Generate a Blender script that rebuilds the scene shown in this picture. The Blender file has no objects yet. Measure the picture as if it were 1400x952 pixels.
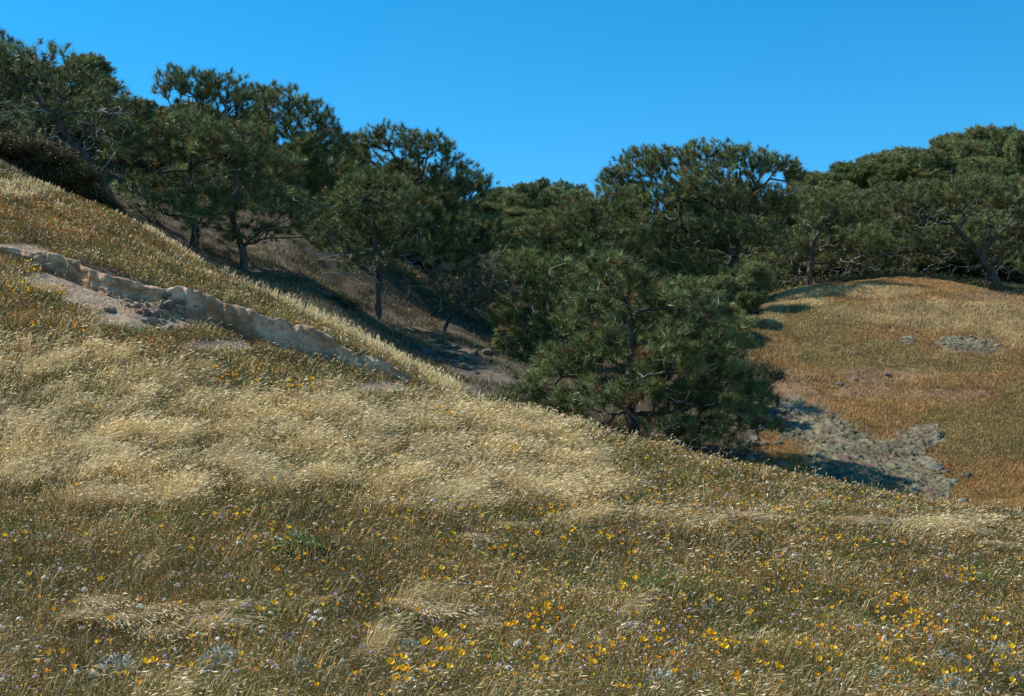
import bpy, math, numpy as np
from mathutils import Vector

rng = np.random.default_rng(11)
sc = bpy.context.scene
COL = sc.collection
F, PCX, PCY = 1944.0, 700.0, 476.0          # a 50 mm lens
PITCH = math.atan((640 - 476) / F)
cp, sp = math.cos(PITCH), math.sin(PITCH)

def at(px, py, Y):
    """a world point Y metres ahead of the camera, in the direction of a pixel of the photo"""
    px, py, Y = np.asarray(px, float), np.asarray(py, float), np.asarray(Y, float)
    u = (px - PCX) / F; v = (PCY - py) / F
    d = Y / (cp - v * sp)
    return np.stack([u * d, Y + 0 * u, (sp + v * cp) * d], -1)

def proj(x, y, z):
    fw = np.maximum(y * cp + z * sp, .05); up = -y * sp + z * cp
    return PCX + F * x / fw, PCY - F * up / fw

# ---------------------------------------------------------------- numpy noise
_perm = np.random.default_rng(5).random((256, 256))
def vnoise(x, y):
    xi = np.floor(x).astype(int); yi = np.floor(y).astype(int)
    fx = x - xi; fy = y - yi
    fx = fx * fx * (3 - 2 * fx); fy = fy * fy * (3 - 2 * fy)
    a = _perm[xi & 255, yi & 255]; b = _perm[(xi + 1) & 255, yi & 255]
    c = _perm[xi & 255, (yi + 1) & 255]; d = _perm[(xi + 1) & 255, (yi + 1) & 255]
    return (a * (1 - fx) + b * fx) * (1 - fy) + (c * (1 - fx) + d * fx) * fy
def fbm(x, y, o=4, g=.5):
    t = 0; a = 1; s = 0
    for i in range(o):
        t = t + a * vnoise(x * 2 ** i + 17.3 * i, y * 2 ** i + 9.1 * i); s += a; a *= g
    return t / s
def sst(a, b, x):
    t = np.clip((x - a) / (b - a), 0, 1); return t * t * (3 - 2 * t)
def blobs(px, py, L):
    m = np.zeros_like(px)
    for (cx, cy, rx, ry) in L:
        m = np.maximum(m, np.exp(-(((px - cx) / rx) ** 2 + ((py - cy) / ry) ** 2) * .8))
    return m

# ---------------------------------------------------------------- object helpers
def link(o, parent=None):
    COL.objects.link(o)
    if parent is not None: o.parent = parent
    return o
def tag(o, label=None, cat=None, group=None, kind=None):
    for k, v in (('label', label), ('category', cat), ('group', group), ('kind', kind)):
        if v: o[k] = v
    return o
def empty(name, loc):
    o = bpy.data.objects.new(name, None); o.empty_display_size = .2
    o.location = [float(c) for c in loc]; return link(o)
def npmesh(name, V, T=None, Q=None, cols=None, mats=(), smooth=False, mi=None):
    me = bpy.data.meshes.new(name)
    V = np.ascontiguousarray(V, np.float32)
    nt = 0 if T is None else len(T); nq = 0 if Q is None else len(Q)
    me.vertices.add(len(V)); me.vertices.foreach_set('co', V.ravel())
    idx = []; st = []; tot = []
    if nt: idx.append(np.asarray(T, np.int32).ravel()); st.append(np.arange(nt) * 3)
    if nq: idx.append(np.asarray(Q, np.int32).ravel()); st.append(nt * 3 + np.arange(nq) * 4)
    idx = np.concatenate(idx).astype(np.int32); st = np.concatenate(st).astype(np.int32)
    me.loops.add(len(idx)); me.loops.foreach_set('vertex_index', idx)
    me.polygons.add(nt + nq); me.polygons.foreach_set('loop_start', st)
    if mi is not None: me.polygons.foreach_set('material_index', np.asarray(mi, np.int32))
    if smooth: me.polygons.foreach_set('use_smooth', np.ones(nt + nq, bool))
    for m in mats: me.materials.append(m)
    if cols is not None:
        a = me.color_attributes.new('Col', 'FLOAT_COLOR', 'POINT')
        c4 = np.ones((len(V), 4), np.float32); c4[:, :3] = cols
        a.data.foreach_set('color', c4.ravel())
    me.update(calc_edges=True)
    return me
def obj(name, me, parent=None):
    return link(bpy.data.objects.new(name, me), parent)

# ---------------------------------------------------------------- materials
def newmat(name):
    m = bpy.data.materials.new(name); m.use_nodes = True
    nt = m.node_tree; nt.nodes.clear()
    return m, nt, nt.nodes.new('ShaderNodeOutputMaterial')
def leafmat(name, trans=.3, rough=.6, spec=.25, var=.35, scale=3.0):
    """vertex colour times a soft noise, part of the light passing through the leaf"""
    m, nt, out = newmat(name); N = nt.nodes; L = nt.links
    at_ = N.new('ShaderNodeVertexColor'); at_.layer_name = 'Col'
    tc = N.new('ShaderNodeTexCoord'); nz = N.new('ShaderNodeTexNoise'); nz.inputs['Scale'].default_value = scale
    L.new(tc.outputs['Object'], nz.inputs['Vector'])
    mr = N.new('ShaderNodeMapRange'); mr.inputs[1].default_value = .3; mr.inputs[2].default_value = .7
    mr.inputs[3].default_value = 1 - var; mr.inputs[4].default_value = 1 + var
    L.new(nz.outputs['Fac'], mr.inputs[0])
    mul = N.new('ShaderNodeVectorMath'); mul.operation = 'SCALE'
    L.new(at_.outputs['Color'], mul.inputs[0]); L.new(mr.outputs[0], mul.inputs['Scale'])
    p = N.new('ShaderNodeBsdfPrincipled'); p.inputs['Roughness'].default_value = rough
    p.inputs['Specular IOR Level'].default_value = spec
    L.new(mul.outputs[0], p.inputs['Base Color'])
    t = N.new('ShaderNodeBsdfTranslucent'); L.new(mul.outputs[0], t.inputs['Color'])
    mx = N.new('ShaderNodeMixShader'); mx.inputs[0].default_value = trans
    L.new(p.outputs[0], mx.inputs[1]); L.new(t.outputs[0], mx.inputs[2]); L.new(mx.outputs[0], out.inputs['Surface'])
    return m
def groundmat(name, bump=.4, scales=(2.0, 14.0, 60.0), var=.45, bdist=.05):
    m, nt, out = newmat(name); N = nt.nodes; L = nt.links
    at_ = N.new('ShaderNodeVertexColor'); at_.layer_name = 'Col'
    tc = N.new('ShaderNodeTexCoord'); acc = None; hs_ = []
    for s in scales:
        nz = N.new('ShaderNodeTexNoise'); nz.inputs['Scale'].default_value = s
        nz.inputs['Detail'].default_value = 5; nz.inputs['Roughness'].default_value = .65
        L.new(tc.outputs['Object'], nz.inputs['Vector']); hs_.append(nz)
        mr = N.new('ShaderNodeMapRange'); mr.inputs[1].default_value = .3; mr.inputs[2].default_value = .7
        mr.inputs[3].default_value = 1 - var; mr.inputs[4].default_value = 1 + var
        L.new(nz.outputs['Fac'], mr.inputs[0])
        if acc is None: acc = mr.outputs[0]
        else:
            mm = N.new('ShaderNodeMath'); mm.operation = 'MULTIPLY'
            L.new(acc, mm.inputs[0]); L.new(mr.outputs[0], mm.inputs[1]); acc = mm.outputs[0]
    mul = N.new('ShaderNodeVectorMath'); mul.operation = 'SCALE'
    L.new(at_.outputs['Color'], mul.inputs[0]); L.new(acc, mul.inputs['Scale'])
    p = N.new('ShaderNodeBsdfPrincipled'); p.inputs['Roughness'].default_value = .95
    p.inputs['Specular IOR Level'].default_value = .1
    L.new(mul.outputs[0], p.inputs['Base Color'])
    ad = N.new('ShaderNodeMath'); ad.operation = 'ADD'
    L.new(hs_[1].outputs['Fac'], ad.inputs[0]); L.new(hs_[2].outputs['Fac'], ad.inputs[1])
    b = N.new('ShaderNodeBump'); b.inputs['Strength'].default_value = bump; b.inputs['Distance'].default_value = bdist
    L.new(ad.outputs[0], b.inputs['Height']); L.new(b.outputs[0], p.inputs['Normal'])
    L.new(p.outputs[0], out.inputs['Surface'])
    return m
def barkmat(name, dark, light):
    m, nt, out = newmat(name); N = nt.nodes; L = nt.links
    tc = N.new('ShaderNodeTexCoord'); nz = N.new('ShaderNodeTexNoise')
    nz.inputs['Scale'].default_value = 9; nz.inputs['Detail'].default_value = 6; nz.inputs['Roughness'].default_value = .7
    mp = N.new('ShaderNodeMapping'); mp.inputs['Scale'].default_value = (1, 1, .35)
    L.new(tc.outputs['Object'], mp.inputs[0]); L.new(mp.outputs[0], nz.inputs['Vector'])
    cr = N.new('ShaderNodeValToRGB'); cr.color_ramp.elements[0].position = .35; cr.color_ramp.elements[1].position = .68
    cr.color_ramp.elements[0].color = (*dark, 1); cr.color_ramp.elements[1].color = (*light, 1)
    L.new(nz.outputs['Fac'], cr.inputs[0])
    p = N.new('ShaderNodeBsdfPrincipled'); p.inputs['Roughness'].default_value = .9; p.inputs['Specular IOR Level'].default_value = .2
    L.new(cr.outputs[0], p.inputs['Base Color'])
    b = N.new('ShaderNodeBump'); b.inputs['Strength'].default_value = .7; b.inputs['Distance'].default_value = .03
    L.new(nz.outputs['Fac'], b.inputs['Height']); L.new(b.outputs[0], p.inputs['Normal'])
    L.new(p.outputs[0], out.inputs['Surface'])
    return m
M_SOIL = groundmat('soil', var=.35)
M_ROCK = groundmat('weathered_rock', bump=.9, scales=(1.2, 9, 40), var=.4, bdist=.08)
M_BANK = groundmat('bank_earth', bump=.8, scales=(1.5, 7, 30), var=.28, bdist=.05)
M_GRASS = leafmat('grass_blades', .30, .55, .3, .22, .8)
M_NEEDLE = leafmat('pine_needles', .14, .5, .35, .45, 1.6)
M_LEAF = leafmat('shrub_leaves', .2, .6, .2, .4, 3)
M_PETAL = leafmat('petals', .3, .6, .2, .1, 5)
M_BARK = barkmat('pine_bark', (.030, .024, .019), (.13, .105, .085))
M_DEAD = barkmat('dead_wood', (.22, .20, .175), (.62, .58, .53))

def satur(c, k):
    l = (c @ np.array([.3, .55, .15]))[..., None]
    return np.clip(l + (c - l) * k, .008, .95)
# ---------------------------------------------------------------- terrain
# (px, py, distance): what the photo shows of the ground, and a few points it hides
CPT = [
 (-150,952,9),(0,952,9),(350,952,9),(700,952,9),(1050,952,9.2),(1400,952,9.5),(1560,952,9.6),
 (0,840,10.6),(350,840,10.9),(700,840,11.8),(1050,840,12.8),(1400,840,13.8),
 (-150,720,12.4),(0,740,12.2),(350,740,12.9),(700,740,14.7),(1050,750,16.0),(1400,760,18.6),
 (0,620,14.9),(350,640,15.7),(700,660,18.2),(1050,695,20.2),(1400,722,25),(1600,730,25),
 (-150,500,18.0),(0,510,18.2),(350,550,19.6),(560,570,21.5),(700,600,22),(850,635,22.3),
 (0,420,21.2),(180,465,21.2),
 (620,540,26.4),(690,567,25.3),(800,592,24.6),(900,616,24.6),(1000,642,24.6),(1100,660,25.5),(1200,680,26.5),
 (600,526,27.8),(480,464,28.8),(330,394,29.6),(250,352,30),(170,302,30.4),(60,270,30),(0,255,29.6),(-150,180,30),
 (-150,300,24.6),(0,300,26.5),(200,352,27),(400,435,26.8),
 # behind the crest: a shallow dip, then the slope of the pines
 (160,286,38),(268,342,40),(332,372,39.5),(430,385,40.5),(515,437,42),(608,458,42),(690,510,38),(640,528,35),
 (560,492,37),(450,430,37),(600,545,31),(480,478,32.5),(330,402,33.5),(170,310,33),(690,592,29.5),
 (868,604,33.5),(950,648,30),(1010,650,30),(800,612,29.5),(780,570,35),(960,610,35),
 (415,285,47),(300,285,47),(60,215,46),(-150,120,46),(0,200,40),
 (580,395,50),(640,425,48),(745,500,43),(800,445,50),(900,470,46),(1005,424,53),(1105,392,56),
 # the mound
 (1020,600,36),(1050,640,33),(1060,520,40.5),(1035,426,48),(1050,470,43.5),(1080,402,52),(1200,386,54.5),(1300,392,55),(1400,410,55),(1600,430,54),
 (1150,640,33.8),(1290,685,32),(1400,690,31),(1600,690,31),(1150,560,38.5),(1290,600,36.6),(1400,600,36.5),(1600,610,36),
 (1120,480,43.5),(1250,490,43.5),(1400,500,43),(1600,500,43),
 (1200,386,60),(1370,392,60),(1600,410,60),(1040,400,60),
 # far ground
 (-150,60,62),(100,130,62),(300,200,62),(450,255,62),(620,330,66),(780,370,66),(950,380,66),
 (690,318,100),(760,318,100),(560,300,95),(900,335,95),(1100,310,85),(1250,285,82),(1400,270,82),(1600,260,82),
 (730,330,125),(1300,310,110),(300,230,95),(-150,80,95)]
CPT = np.array(CPT, float)
P3 = at(CPT[:, 0], CPT[:, 1], CPT[:, 2])
extra = np.array([(0,0,-1.65),(-8,3,-1.5),(8,3,-1.7),(0,-15,-3.5),(-30,-10,0),(30,-10,-4),(-40,20,6),(45,20,-2),
  (0,200,12),(-120,200,20),(120,200,15),(-120,60,26),(140,60,10),(-100,-80,0),(100,-80,-8),(0,-100,-8),(-300,300,20),(300,300,15),(-300,-200,0),(300,-200,-10)], float)
P3 = np.vstack([P3, extra])

SC_PX = np.array([(-60,312,2),(-10,326,8),(60,344,17),(120,366,28),(195,384,29),(222,394,9),(240,401,40),(300,424,40),(340,440,48),(380,455,40),(415,468,43),(450,480,30),(510,506,24),(560,534,5),(590,552,0)], float)
SC_Y = np.interp(SC_PX[:, 0], [-60, 240, 380, 590], [24.3, 24.4, 24.6, 25.6])
SC_P = at(SC_PX[:, 0], SC_PX[:, 1], SC_Y)[:, :2]; SC_H = SC_PX[:, 2] / F * SC_Y
def scarp(x, y):
    """signed distance to the scarp line (positive uphill) and the drop there"""
    best = np.full(x.shape, 1e9); sd = np.full(x.shape, 1e9); h = np.zeros(x.shape)
    for i in range(len(SC_P) - 1):
        a, b = SC_P[i], SC_P[i + 1]; e = b - a; L2 = e @ e
        t = np.clip(((x - a[0]) * e[0] + (y - a[1]) * e[1]) / L2, 0, 1)
        dx = x - a[0] - t * e[0]; dy = y - a[1] - t * e[1]; d = np.hypot(dx, dy)
        k = d < best; best = np.where(k, d, best)
        sd = np.where(k, np.sign(e[0] * dy - e[1] * dx) * d, sd)
        h = np.where(k, SC_H[i] * (1 - t) + SC_H[i + 1] * t, h)
    return sd, h
def step(x, y):
    sd, h = scarp(x, y)
    return .5 * h * np.tanh(sd / .05) * np.exp(-np.abs(sd) / 2.2)
def tps_fit(P, z, lam=.02):
    n = len(P); d = np.hypot(P[:, None, 0] - P[None, :, 0], P[:, None, 1] - P[None, :, 1])
    K = np.where(d > 0, d * d * np.log(d + 1e-12), 0) + lam * np.eye(n)
    A = np.zeros((n + 3, n + 3)); A[:n, :n] = K; A[:n, n] = 1; A[:n, n+1:] = P; A[n, :n] = 1; A[n+1:, :n] = P.T
    return np.linalg.solve(A, np.concatenate([z, np.zeros(3)]))
W = tps_fit(P3[:, :2], P3[:, 2] - step(P3[:, 0], P3[:, 1]))
def tps(x, y):
    out = W[-3] + W[-2] * x + W[-1] * y
    for i in range(len(P3)):
        r2 = (x - P3[i, 0]) ** 2 + (y - P3[i, 1]) ** 2 + 1e-9
        out = out + W[i] * .5 * r2 * np.log(r2)
    return out
def axis(lo, hi, s, L0, L1, g=1.12):
    a = list(np.arange(lo, hi, s)); d = s
    while a[-1] < L1: d *= g; a.append(a[-1] + d)
    d = s
    while a[0] > L0: d *= g; a.insert(0, a[0] - d)
    return np.array(a)
GX = axis(-17, 26, .12, -400, 400); GY = axis(6, 60, .12, -250, 500)
XX, YY = np.meshgrid(GX, GY)
ZZ = tps(np.clip(XX, -130, 130), np.clip(YY, -90, 220))
micro = (fbm(XX * 1.1, YY * 1.1, 4) - .5) * .16 + (fbm(XX * 5, YY * 5, 3) - .5) * .05
farw = sst(28, 45, YY)
ZZ = ZZ + step(XX, YY) + micro * (.55 + .9 * farw) + (fbm(XX * .25, YY * .25, 3) - .5) * .5 * farw
PX, PY = proj(XX, YY, ZZ)
BARE_SOIL = [(150,408,60,15),(215,436,80,14),(300,474,50,7),(20,345,40,10),(90,385,50,12),(520,532,34,8)]
ROCK = [(1110,585,50,30),(1150,620,60,45),(1230,640,60,45),(1170,650,90,25),(1270,670,40,20),(1080,560,25,22),(1260,600,35,20)]
ROCK2 = [(1320,472,42,12),(1241,466,12,5),(1345,480,22,7),(1300,466,20,7)]
BROWNB = [(1090,545,40,40),(1200,515,60,12),(1300,540,70,8),(1170,535,50,12),(1240,510,40,8),(1360,405,60,8)]
def region(px, py, y, L, y0, y1):
    return blobs(px, py, L) * (y > y0) * (y < y1)
m_bare = region(PX, PY, YY, BARE_SOIL, 19, 25.5)
m_rock = np.maximum(region(PX, PY, YY, ROCK, 29.5, 42), region(PX, PY, YY, ROCK2, 40, 50))
m_brown = region(PX, PY, YY, BROWNB, 33, 56)
n1 = fbm(XX * .8, YY * .8, 4); n2 = fbm(XX * 3 + 50, YY * 3, 3)
def mixc(a, b, t):
    return np.asarray(a) * (1 - t[..., None]) + np.asarray(b) * t[..., None]
C = mixc((.085, .062, .038), (.16, .115, .065), n1)
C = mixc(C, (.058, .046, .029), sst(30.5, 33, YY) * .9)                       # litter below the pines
mound_in = sst(6, 7.5, XX - (YY - 30) * .12) * sst(29, 31, YY) * (1 - sst(57, 61, YY))
C = mixc(C, mixc((.24, .145, .07), (.32, .215, .11), n2), mound_in)
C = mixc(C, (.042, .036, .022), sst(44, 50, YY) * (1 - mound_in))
slope = sst(33.5, 36, YY) * (1 - sst(43, 47, YY)) * (XX < 3) * sst(.35, .55, n2)
C = mixc(C, (.175, .135, .095), slope * .8)                                  # bare pale earth between the pines
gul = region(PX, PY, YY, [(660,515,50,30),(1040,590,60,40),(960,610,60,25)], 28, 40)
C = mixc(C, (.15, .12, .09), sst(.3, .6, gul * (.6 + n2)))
litter_shade = region(PX, PY, YY, [(870,600,120,34),(960,615,70,30),(760,570,60,30)], 27, 40)
C = mixc(C, (.060, .046, .028), sst(.25, .5, litter_shade * (.7 + .6 * n2)))  # needle litter, painted darker to stand in for shade under the front pine
C = mixc(C, (.32, .235, .165), sst(.25, .55, m_bare * (.6 + .8 * n2)))
C = mixc(C, (.20, .125, .07), sst(.35, .6, m_brown * (.6 + .8 * n2)))
C = mixc(C, (.19, .175, .13), sst(.35, .65, m_rock * (.5 + n2)))
ny, nx = XX.shape
I = np.arange(ny * nx).reshape(ny, nx)
Qd = np.stack([I[:-1, :-1], I[:-1, 1:], I[1:, 1:], I[1:, :-1]], -1).reshape(-1, 4)
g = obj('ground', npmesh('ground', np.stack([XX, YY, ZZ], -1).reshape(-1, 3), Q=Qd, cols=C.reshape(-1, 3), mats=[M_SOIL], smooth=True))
tag(g, 'rolling dry hillside with a ravine under the meadow and pines', 'hillside', kind='structure')

def hs(x, y):
    x = np.asarray(x, float); y = np.asarray(y, float)
    i = np.clip(np.searchsorted(GX, x) - 1, 0, nx - 2); j = np.clip(np.searchsorted(GY, y) - 1, 0, ny - 2)
    fx = np.clip((x - GX[i]) / (GX[i+1] - GX[i]), 0, 1); fy = np.clip((y - GY[j]) / (GY[j+1] - GY[j]), 0, 1)
    return (ZZ[j, i] * (1 - fx) + ZZ[j, i+1] * fx) * (1 - fy) + (ZZ[j+1, i] * (1 - fx) + ZZ[j+1, i+1] * fx) * fy
def ground_at(px, py, y0=7.0, y1=60.0):
    """first ground point along the line through a pixel"""
    Y = np.geomspace(y0, y1, 900); P = at(px, py, Y)
    below = P[:, 2] < hs(P[:, 0], P[:, 1])
    k = int(np.argmax(below)) if below.any() else len(Y) - 1
    x, y = P[k, :2]; return np.array([x, y, float(hs(x, y))])

# ---------------------------------------------------------------- the eroded bank (scarp)
def build_bank():
    seg = np.hypot(*np.diff(SC_P, axis=0).T); s = np.concatenate([[0], np.cumsum(seg)])
    S = np.arange(0, s[-1], .022); n = len(S)
    px = np.interp(S, s, SC_P[:, 0]); py = np.interp(S, s, SC_P[:, 1]); h = np.interp(S, s, SC_H)
    py = py + (fbm(S * 1.1, S * 0 + 3, 4) - .5) * .42 + (fbm(S * 7, S * 0, 2) - .5) * .07
    tx = np.gradient(np.interp(S, s, SC_P[:, 0])); ty = np.gradient(np.interp(S, s, SC_P[:, 1]))
    l = np.hypot(tx, ty); nxv, nyv = -ty / l, tx / l
    K = 46; u = np.linspace(0, 1, K)
    # profile: d across the line, w the share of the drop
    d = np.interp(u, [0, .14, .24, .30, .55, .78, .86, 1], [.42, .10, -.08, -.13, -.16, -.22, -.33, -.80])
    w = np.interp(u, [0, .14, .24, .30, .55, .78, .86, 1], [1, 1, 1, .93, .5, .1, .03, 0])
    D, SS = np.meshgrid(d, S); Wd, Hh = np.meshgrid(w, h); U, _ = np.meshgrid(u, S)
    fade = sst(0, .08, Hh)
    flute = (fbm(SS * 1.1, Wd * .5 + 4, 4) - .5) * .24 + (fbm(SS * 8 + 9, Wd * 1.2, 3) - .5) * .10 + (fbm(SS * 1.5, Wd * 7, 2) - .5) * .05 + (fbm(SS * 22, Wd * 14, 2) - .5) * .03
    face = sst(.17, .3, U) * (1 - sst(.82, .97, U))
    Dd = D + flute * face * fade
    X = px[:, None] + nxv[:, None] * Dd; Y = py[:, None] + nyv[:, None] * Dd
    up = hs(px + nxv * .45, py + nyv * .45); lo = hs(px - nxv * .6, py - nyv * .6)
    top = up[:, None] - .05 + (fbm(SS * 3, SS * 0 + 7, 4) - .5) * .14 - .08 * fade * sst(.56, .72, fbm(SS * 1.7, SS * 0 + 23, 3)); bot = lo[:, None] + .03
    Z = bot + (top - bot) * Wd + (fbm(X * 9, Y * 9 + U * 3, 3) - .5) * .05
    e = np.maximum(1 - sst(0, .10, U), sst(.9, 1, U)); Z = Z * (1 - e) + (hs(X, Y) - .03) * e
    Z = Z - .12 * (1 - fade)
    A = fbm(SS * 1.1, Wd * .8, 4); B = fbm(SS * 5 + 3, Wd * 5, 3)
    Cc = mixc((.31, .165, .085), (.62, .42, .275), sst(.3, .7, A * .6 + B * .4))
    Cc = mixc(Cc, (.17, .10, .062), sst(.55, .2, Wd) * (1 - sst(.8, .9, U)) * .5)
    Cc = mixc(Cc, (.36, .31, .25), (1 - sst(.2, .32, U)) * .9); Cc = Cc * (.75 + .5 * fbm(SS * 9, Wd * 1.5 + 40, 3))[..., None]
    Cc = mixc(Cc, (.34, .26, .21), sst(.84, .9, U))
    J = np.arange(n * K).reshape(n, K)
    q = np.stack([J[:-1, :-1], J[:-1, 1:], J[1:, 1:], J[1:, :-1]], -1).reshape(-1, 4)
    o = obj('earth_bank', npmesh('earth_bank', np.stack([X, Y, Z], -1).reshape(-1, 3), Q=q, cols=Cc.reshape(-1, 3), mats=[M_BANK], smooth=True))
    tag(o, 'long low brown eroded earth bank stepping down across the slope', 'earth bank', kind='structure')
build_bank()

def outcrop(x0, x1, y0, y1, s, L, amp, label, ylo, yhi, name='rock_outcrop'):
    X, Y = np.meshgrid(np.arange(x0, x1, s), np.arange(y0, y1, s)); Zg = hs(X, Y)
    px, py = proj(X, Y, Zg)
    m = blobs(px, py, L); nn = fbm(X * 1.7, Y * 1.7, 4)
    m = sst(.36, .70, m * (-.1 + 1.2 * nn + .9 * fbm(X * 4 + 70, Y * 4, 4)))
    A_ = X * .8 - Y * .35; B_ = X * .6 + Y * .9                      # along and across the runnels
    wq = fbm(X * 2 + 60, Y * 2, 3) * 1.2
    r = 1 - np.abs(fbm(A_ * .9 + wq + 3, B_ * 2.0 + wq, 3) * 2 - 1)
    r2 = 1 - np.abs(fbm(A_ * 3 + wq + 3, B_ * 7 + wq, 3) * 2 - 1)
    cell = fbm(A_ * 8 + wq * 2, B_ * 13, 3)
    disp = amp * ((r - .55) * .9 + (r2 - .6) * .55 + (cell - .5) * .75 + (fbm(X * 13, Y * 13, 3) - .5) * .6)
    Zr = Zg + m * (disp - amp * .05) - (1 - m) * .05
    cc = mixc((.05, .045, .028), (.255, .235, .155), sst(.3, .72, .3 * r2 + .7 * cell))
    cc = mixc(cc, (.22, .16, .115), sst(.55, .7, fbm(X * 2.2 + 30, Y * 2.2, 3)) * .8)
    cc = mixc(cc, (.20, .13, .09), 1 - sst(.2, .7, m))
    a, b = X.shape; J = np.arange(a * b).reshape(a, b)
    q = np.stack([J[:-1, :-1], J[:-1, 1:], J[1:, 1:], J[1:, :-1]], -1).reshape(-1, 4)
    keep = m.ravel()[q].max(1) > .02
    q = q[keep]; used = np.unique(q); rm = np.zeros(a * b, int); rm[used] = np.arange(len(used))
    V = np.stack([X, Y, Zr], -1).reshape(-1, 3)[used]
    o = obj(name, npmesh(name, V, Q=rm[q], cols=cc.reshape(-1, 3)[used], mats=[M_ROCK], smooth=False))
    tag(o, label, 'rock outcrop')
outcrop(5.2, 12.6, 30.2, 41, .035, ROCK, .21, 'large rough grey rock outcrop at the foot of the grassy mound', 29, 42)
outcrop(10.5, 16.6, 41, 49, .04, ROCK2, .17, 'small patch of grey rock high on the grassy mound', 40, 50)

# loose stones
def stone_mesh(name, seed, col):
    r = np.random.default_rng(seed)
    import bmesh
    bm = bmesh.new(); bmesh.ops.create_icosphere(bm, subdivisions=3, radius=1)
    V = np.array([v.co[:] for v in bm.verts]); T = np.array([[v.index for v in f.verts] for f in bm.faces]); bm.free()
    for _ in range(9):                                   # knock flat facets off
        nrm = r.normal(size=3); nrm /= np.linalg.norm(nrm); c = r.uniform(.55, .85)
        dd = V @ nrm - c; V = V - np.where(dd > 0, dd, 0)[:, None] * nrm
    V = V * (1 + (fbm(V[:, 0] * 3 + seed, V[:, 1] * 3 + V[:, 2] * 2.3, 3) - .5)[:, None] * .4)
    V *= np.array([1, .85, .6])
    cc = np.asarray(col) * (.7 + .7 * fbm(V[:, 0] * 4, V[:, 1] * 4 + V[:, 2] * 3, 3))[:, None]
    return npmesh(name, V, T=T, cols=cc, mats=[M_ROCK])
SM = [stone_mesh('stone', 20 + i, c) for i, c in enumerate([(.26, .25, .19), (.32, .31, .25), (.21, .20, .15), (.20, .185, .14)])]
CM = [stone_mesh('clod', 40 + i, c) for i, c in enumerate([(.48, .34, .26), (.52, .40, .32), (.40, .28, .20)])]
def place_stone(p, s, ms, label, group, name='stone', cat='stone'):
    o = obj(name, ms[rng.integers(len(ms))]); o.location = (p[0], p[1], p[2] + s * .12)
    o.rotation_euler = (rng.uniform(-.3, .3), rng.uniform(-.3, .3), rng.uniform(0, 6.28))
    o.scale = [s * rng.uniform(.8, 1.25) for _ in range(3)]
    tag(o, label, cat, group); return o
for (cx, cy, rx, ry, n, s, lab, grp, y0) in [
    (1165, 632, 105, 48, 170, .05, 'loose grey stone lying on the large outcrop below the mound', 'stones on the large outcrop', 28.5),
    (1275, 655, 60, 25, 18, .07, 'pale grey stone in rusty grass at the right end of the large outcrop', 'stones at the right end of the outcrop', 28.5),
    (1320, 472, 45, 12, 26, .075, 'grey stone on the small rock patch high on the mound', 'stones on the small rock patch', 40),
    (1200, 525, 90, 25, 9, .07, 'dark stone on the bare brown strip across the mound', 'stones on the bare strip', 36),
    (1040, 600, 50, 40, 26, .12, 'grey brown stone in the shaded ravine beside the outcrop', 'stones in the ravine', 28.5),
    (640, 490, 60, 35, 34, .10, 'pale stone on the bare slope under the pines', 'stones on the slope under the pines', 31)]:
    for k in range(n):
        p = ground_at(cx + rng.normal() * rx * .5, cy + rng.normal() * ry * .5, y0)
        place_stone(p, s * rng.lognormal(0, .45), SM, lab, grp)
for (px_, py_, s, lab) in [(1241, 466, .15, 'flat pale grey stone alone in grass left of the small rock patch'),
                           (1322, 652, .15, 'lone grey stone in rusty grass right of the large outcrop'),
                           (1318, 690, .18, 'biggest grey stone at the lowest tip of the large outcrop')]:
    place_stone(ground_at(px_, py_, 28.5), s, SM, lab, None)
for (cx, cy, rx, ry, n, s, lab, grp) in [
    (210, 428, 80, 20, 46, .07, 'pinkish clod of earth on the bare ground below the bank', 'clods below the bank'),
    (430, 500, 120, 14, 30, .055, 'brown clod of earth fallen along the foot of the bank', 'clods along the foot of the bank')]:
    for k in range(n):
        p = ground_at(cx + rng.normal() * rx * .5, cy + rng.normal() * ry * .5 + (0 if cx < 300 else (0)), 15, 26)
        place_stone(p, s * rng.lognormal(0, .5), CM, lab, grp, 'earth_clod', 'earth clod')
for (px_, py_, s, lab) in [(175, 414, .10, 'pinkish earth ledge block standing below the dark left part of the bank'),
                           (205, 428, .12, 'rounded earth block at the gap in the bank'),
                           (228, 420, .15, 'tall pale earth block at the corner of the bank')]:
    place_stone(ground_at(px_, py_, 15, 26), s, CM, lab, None, 'earth_block', 'earth block')

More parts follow.
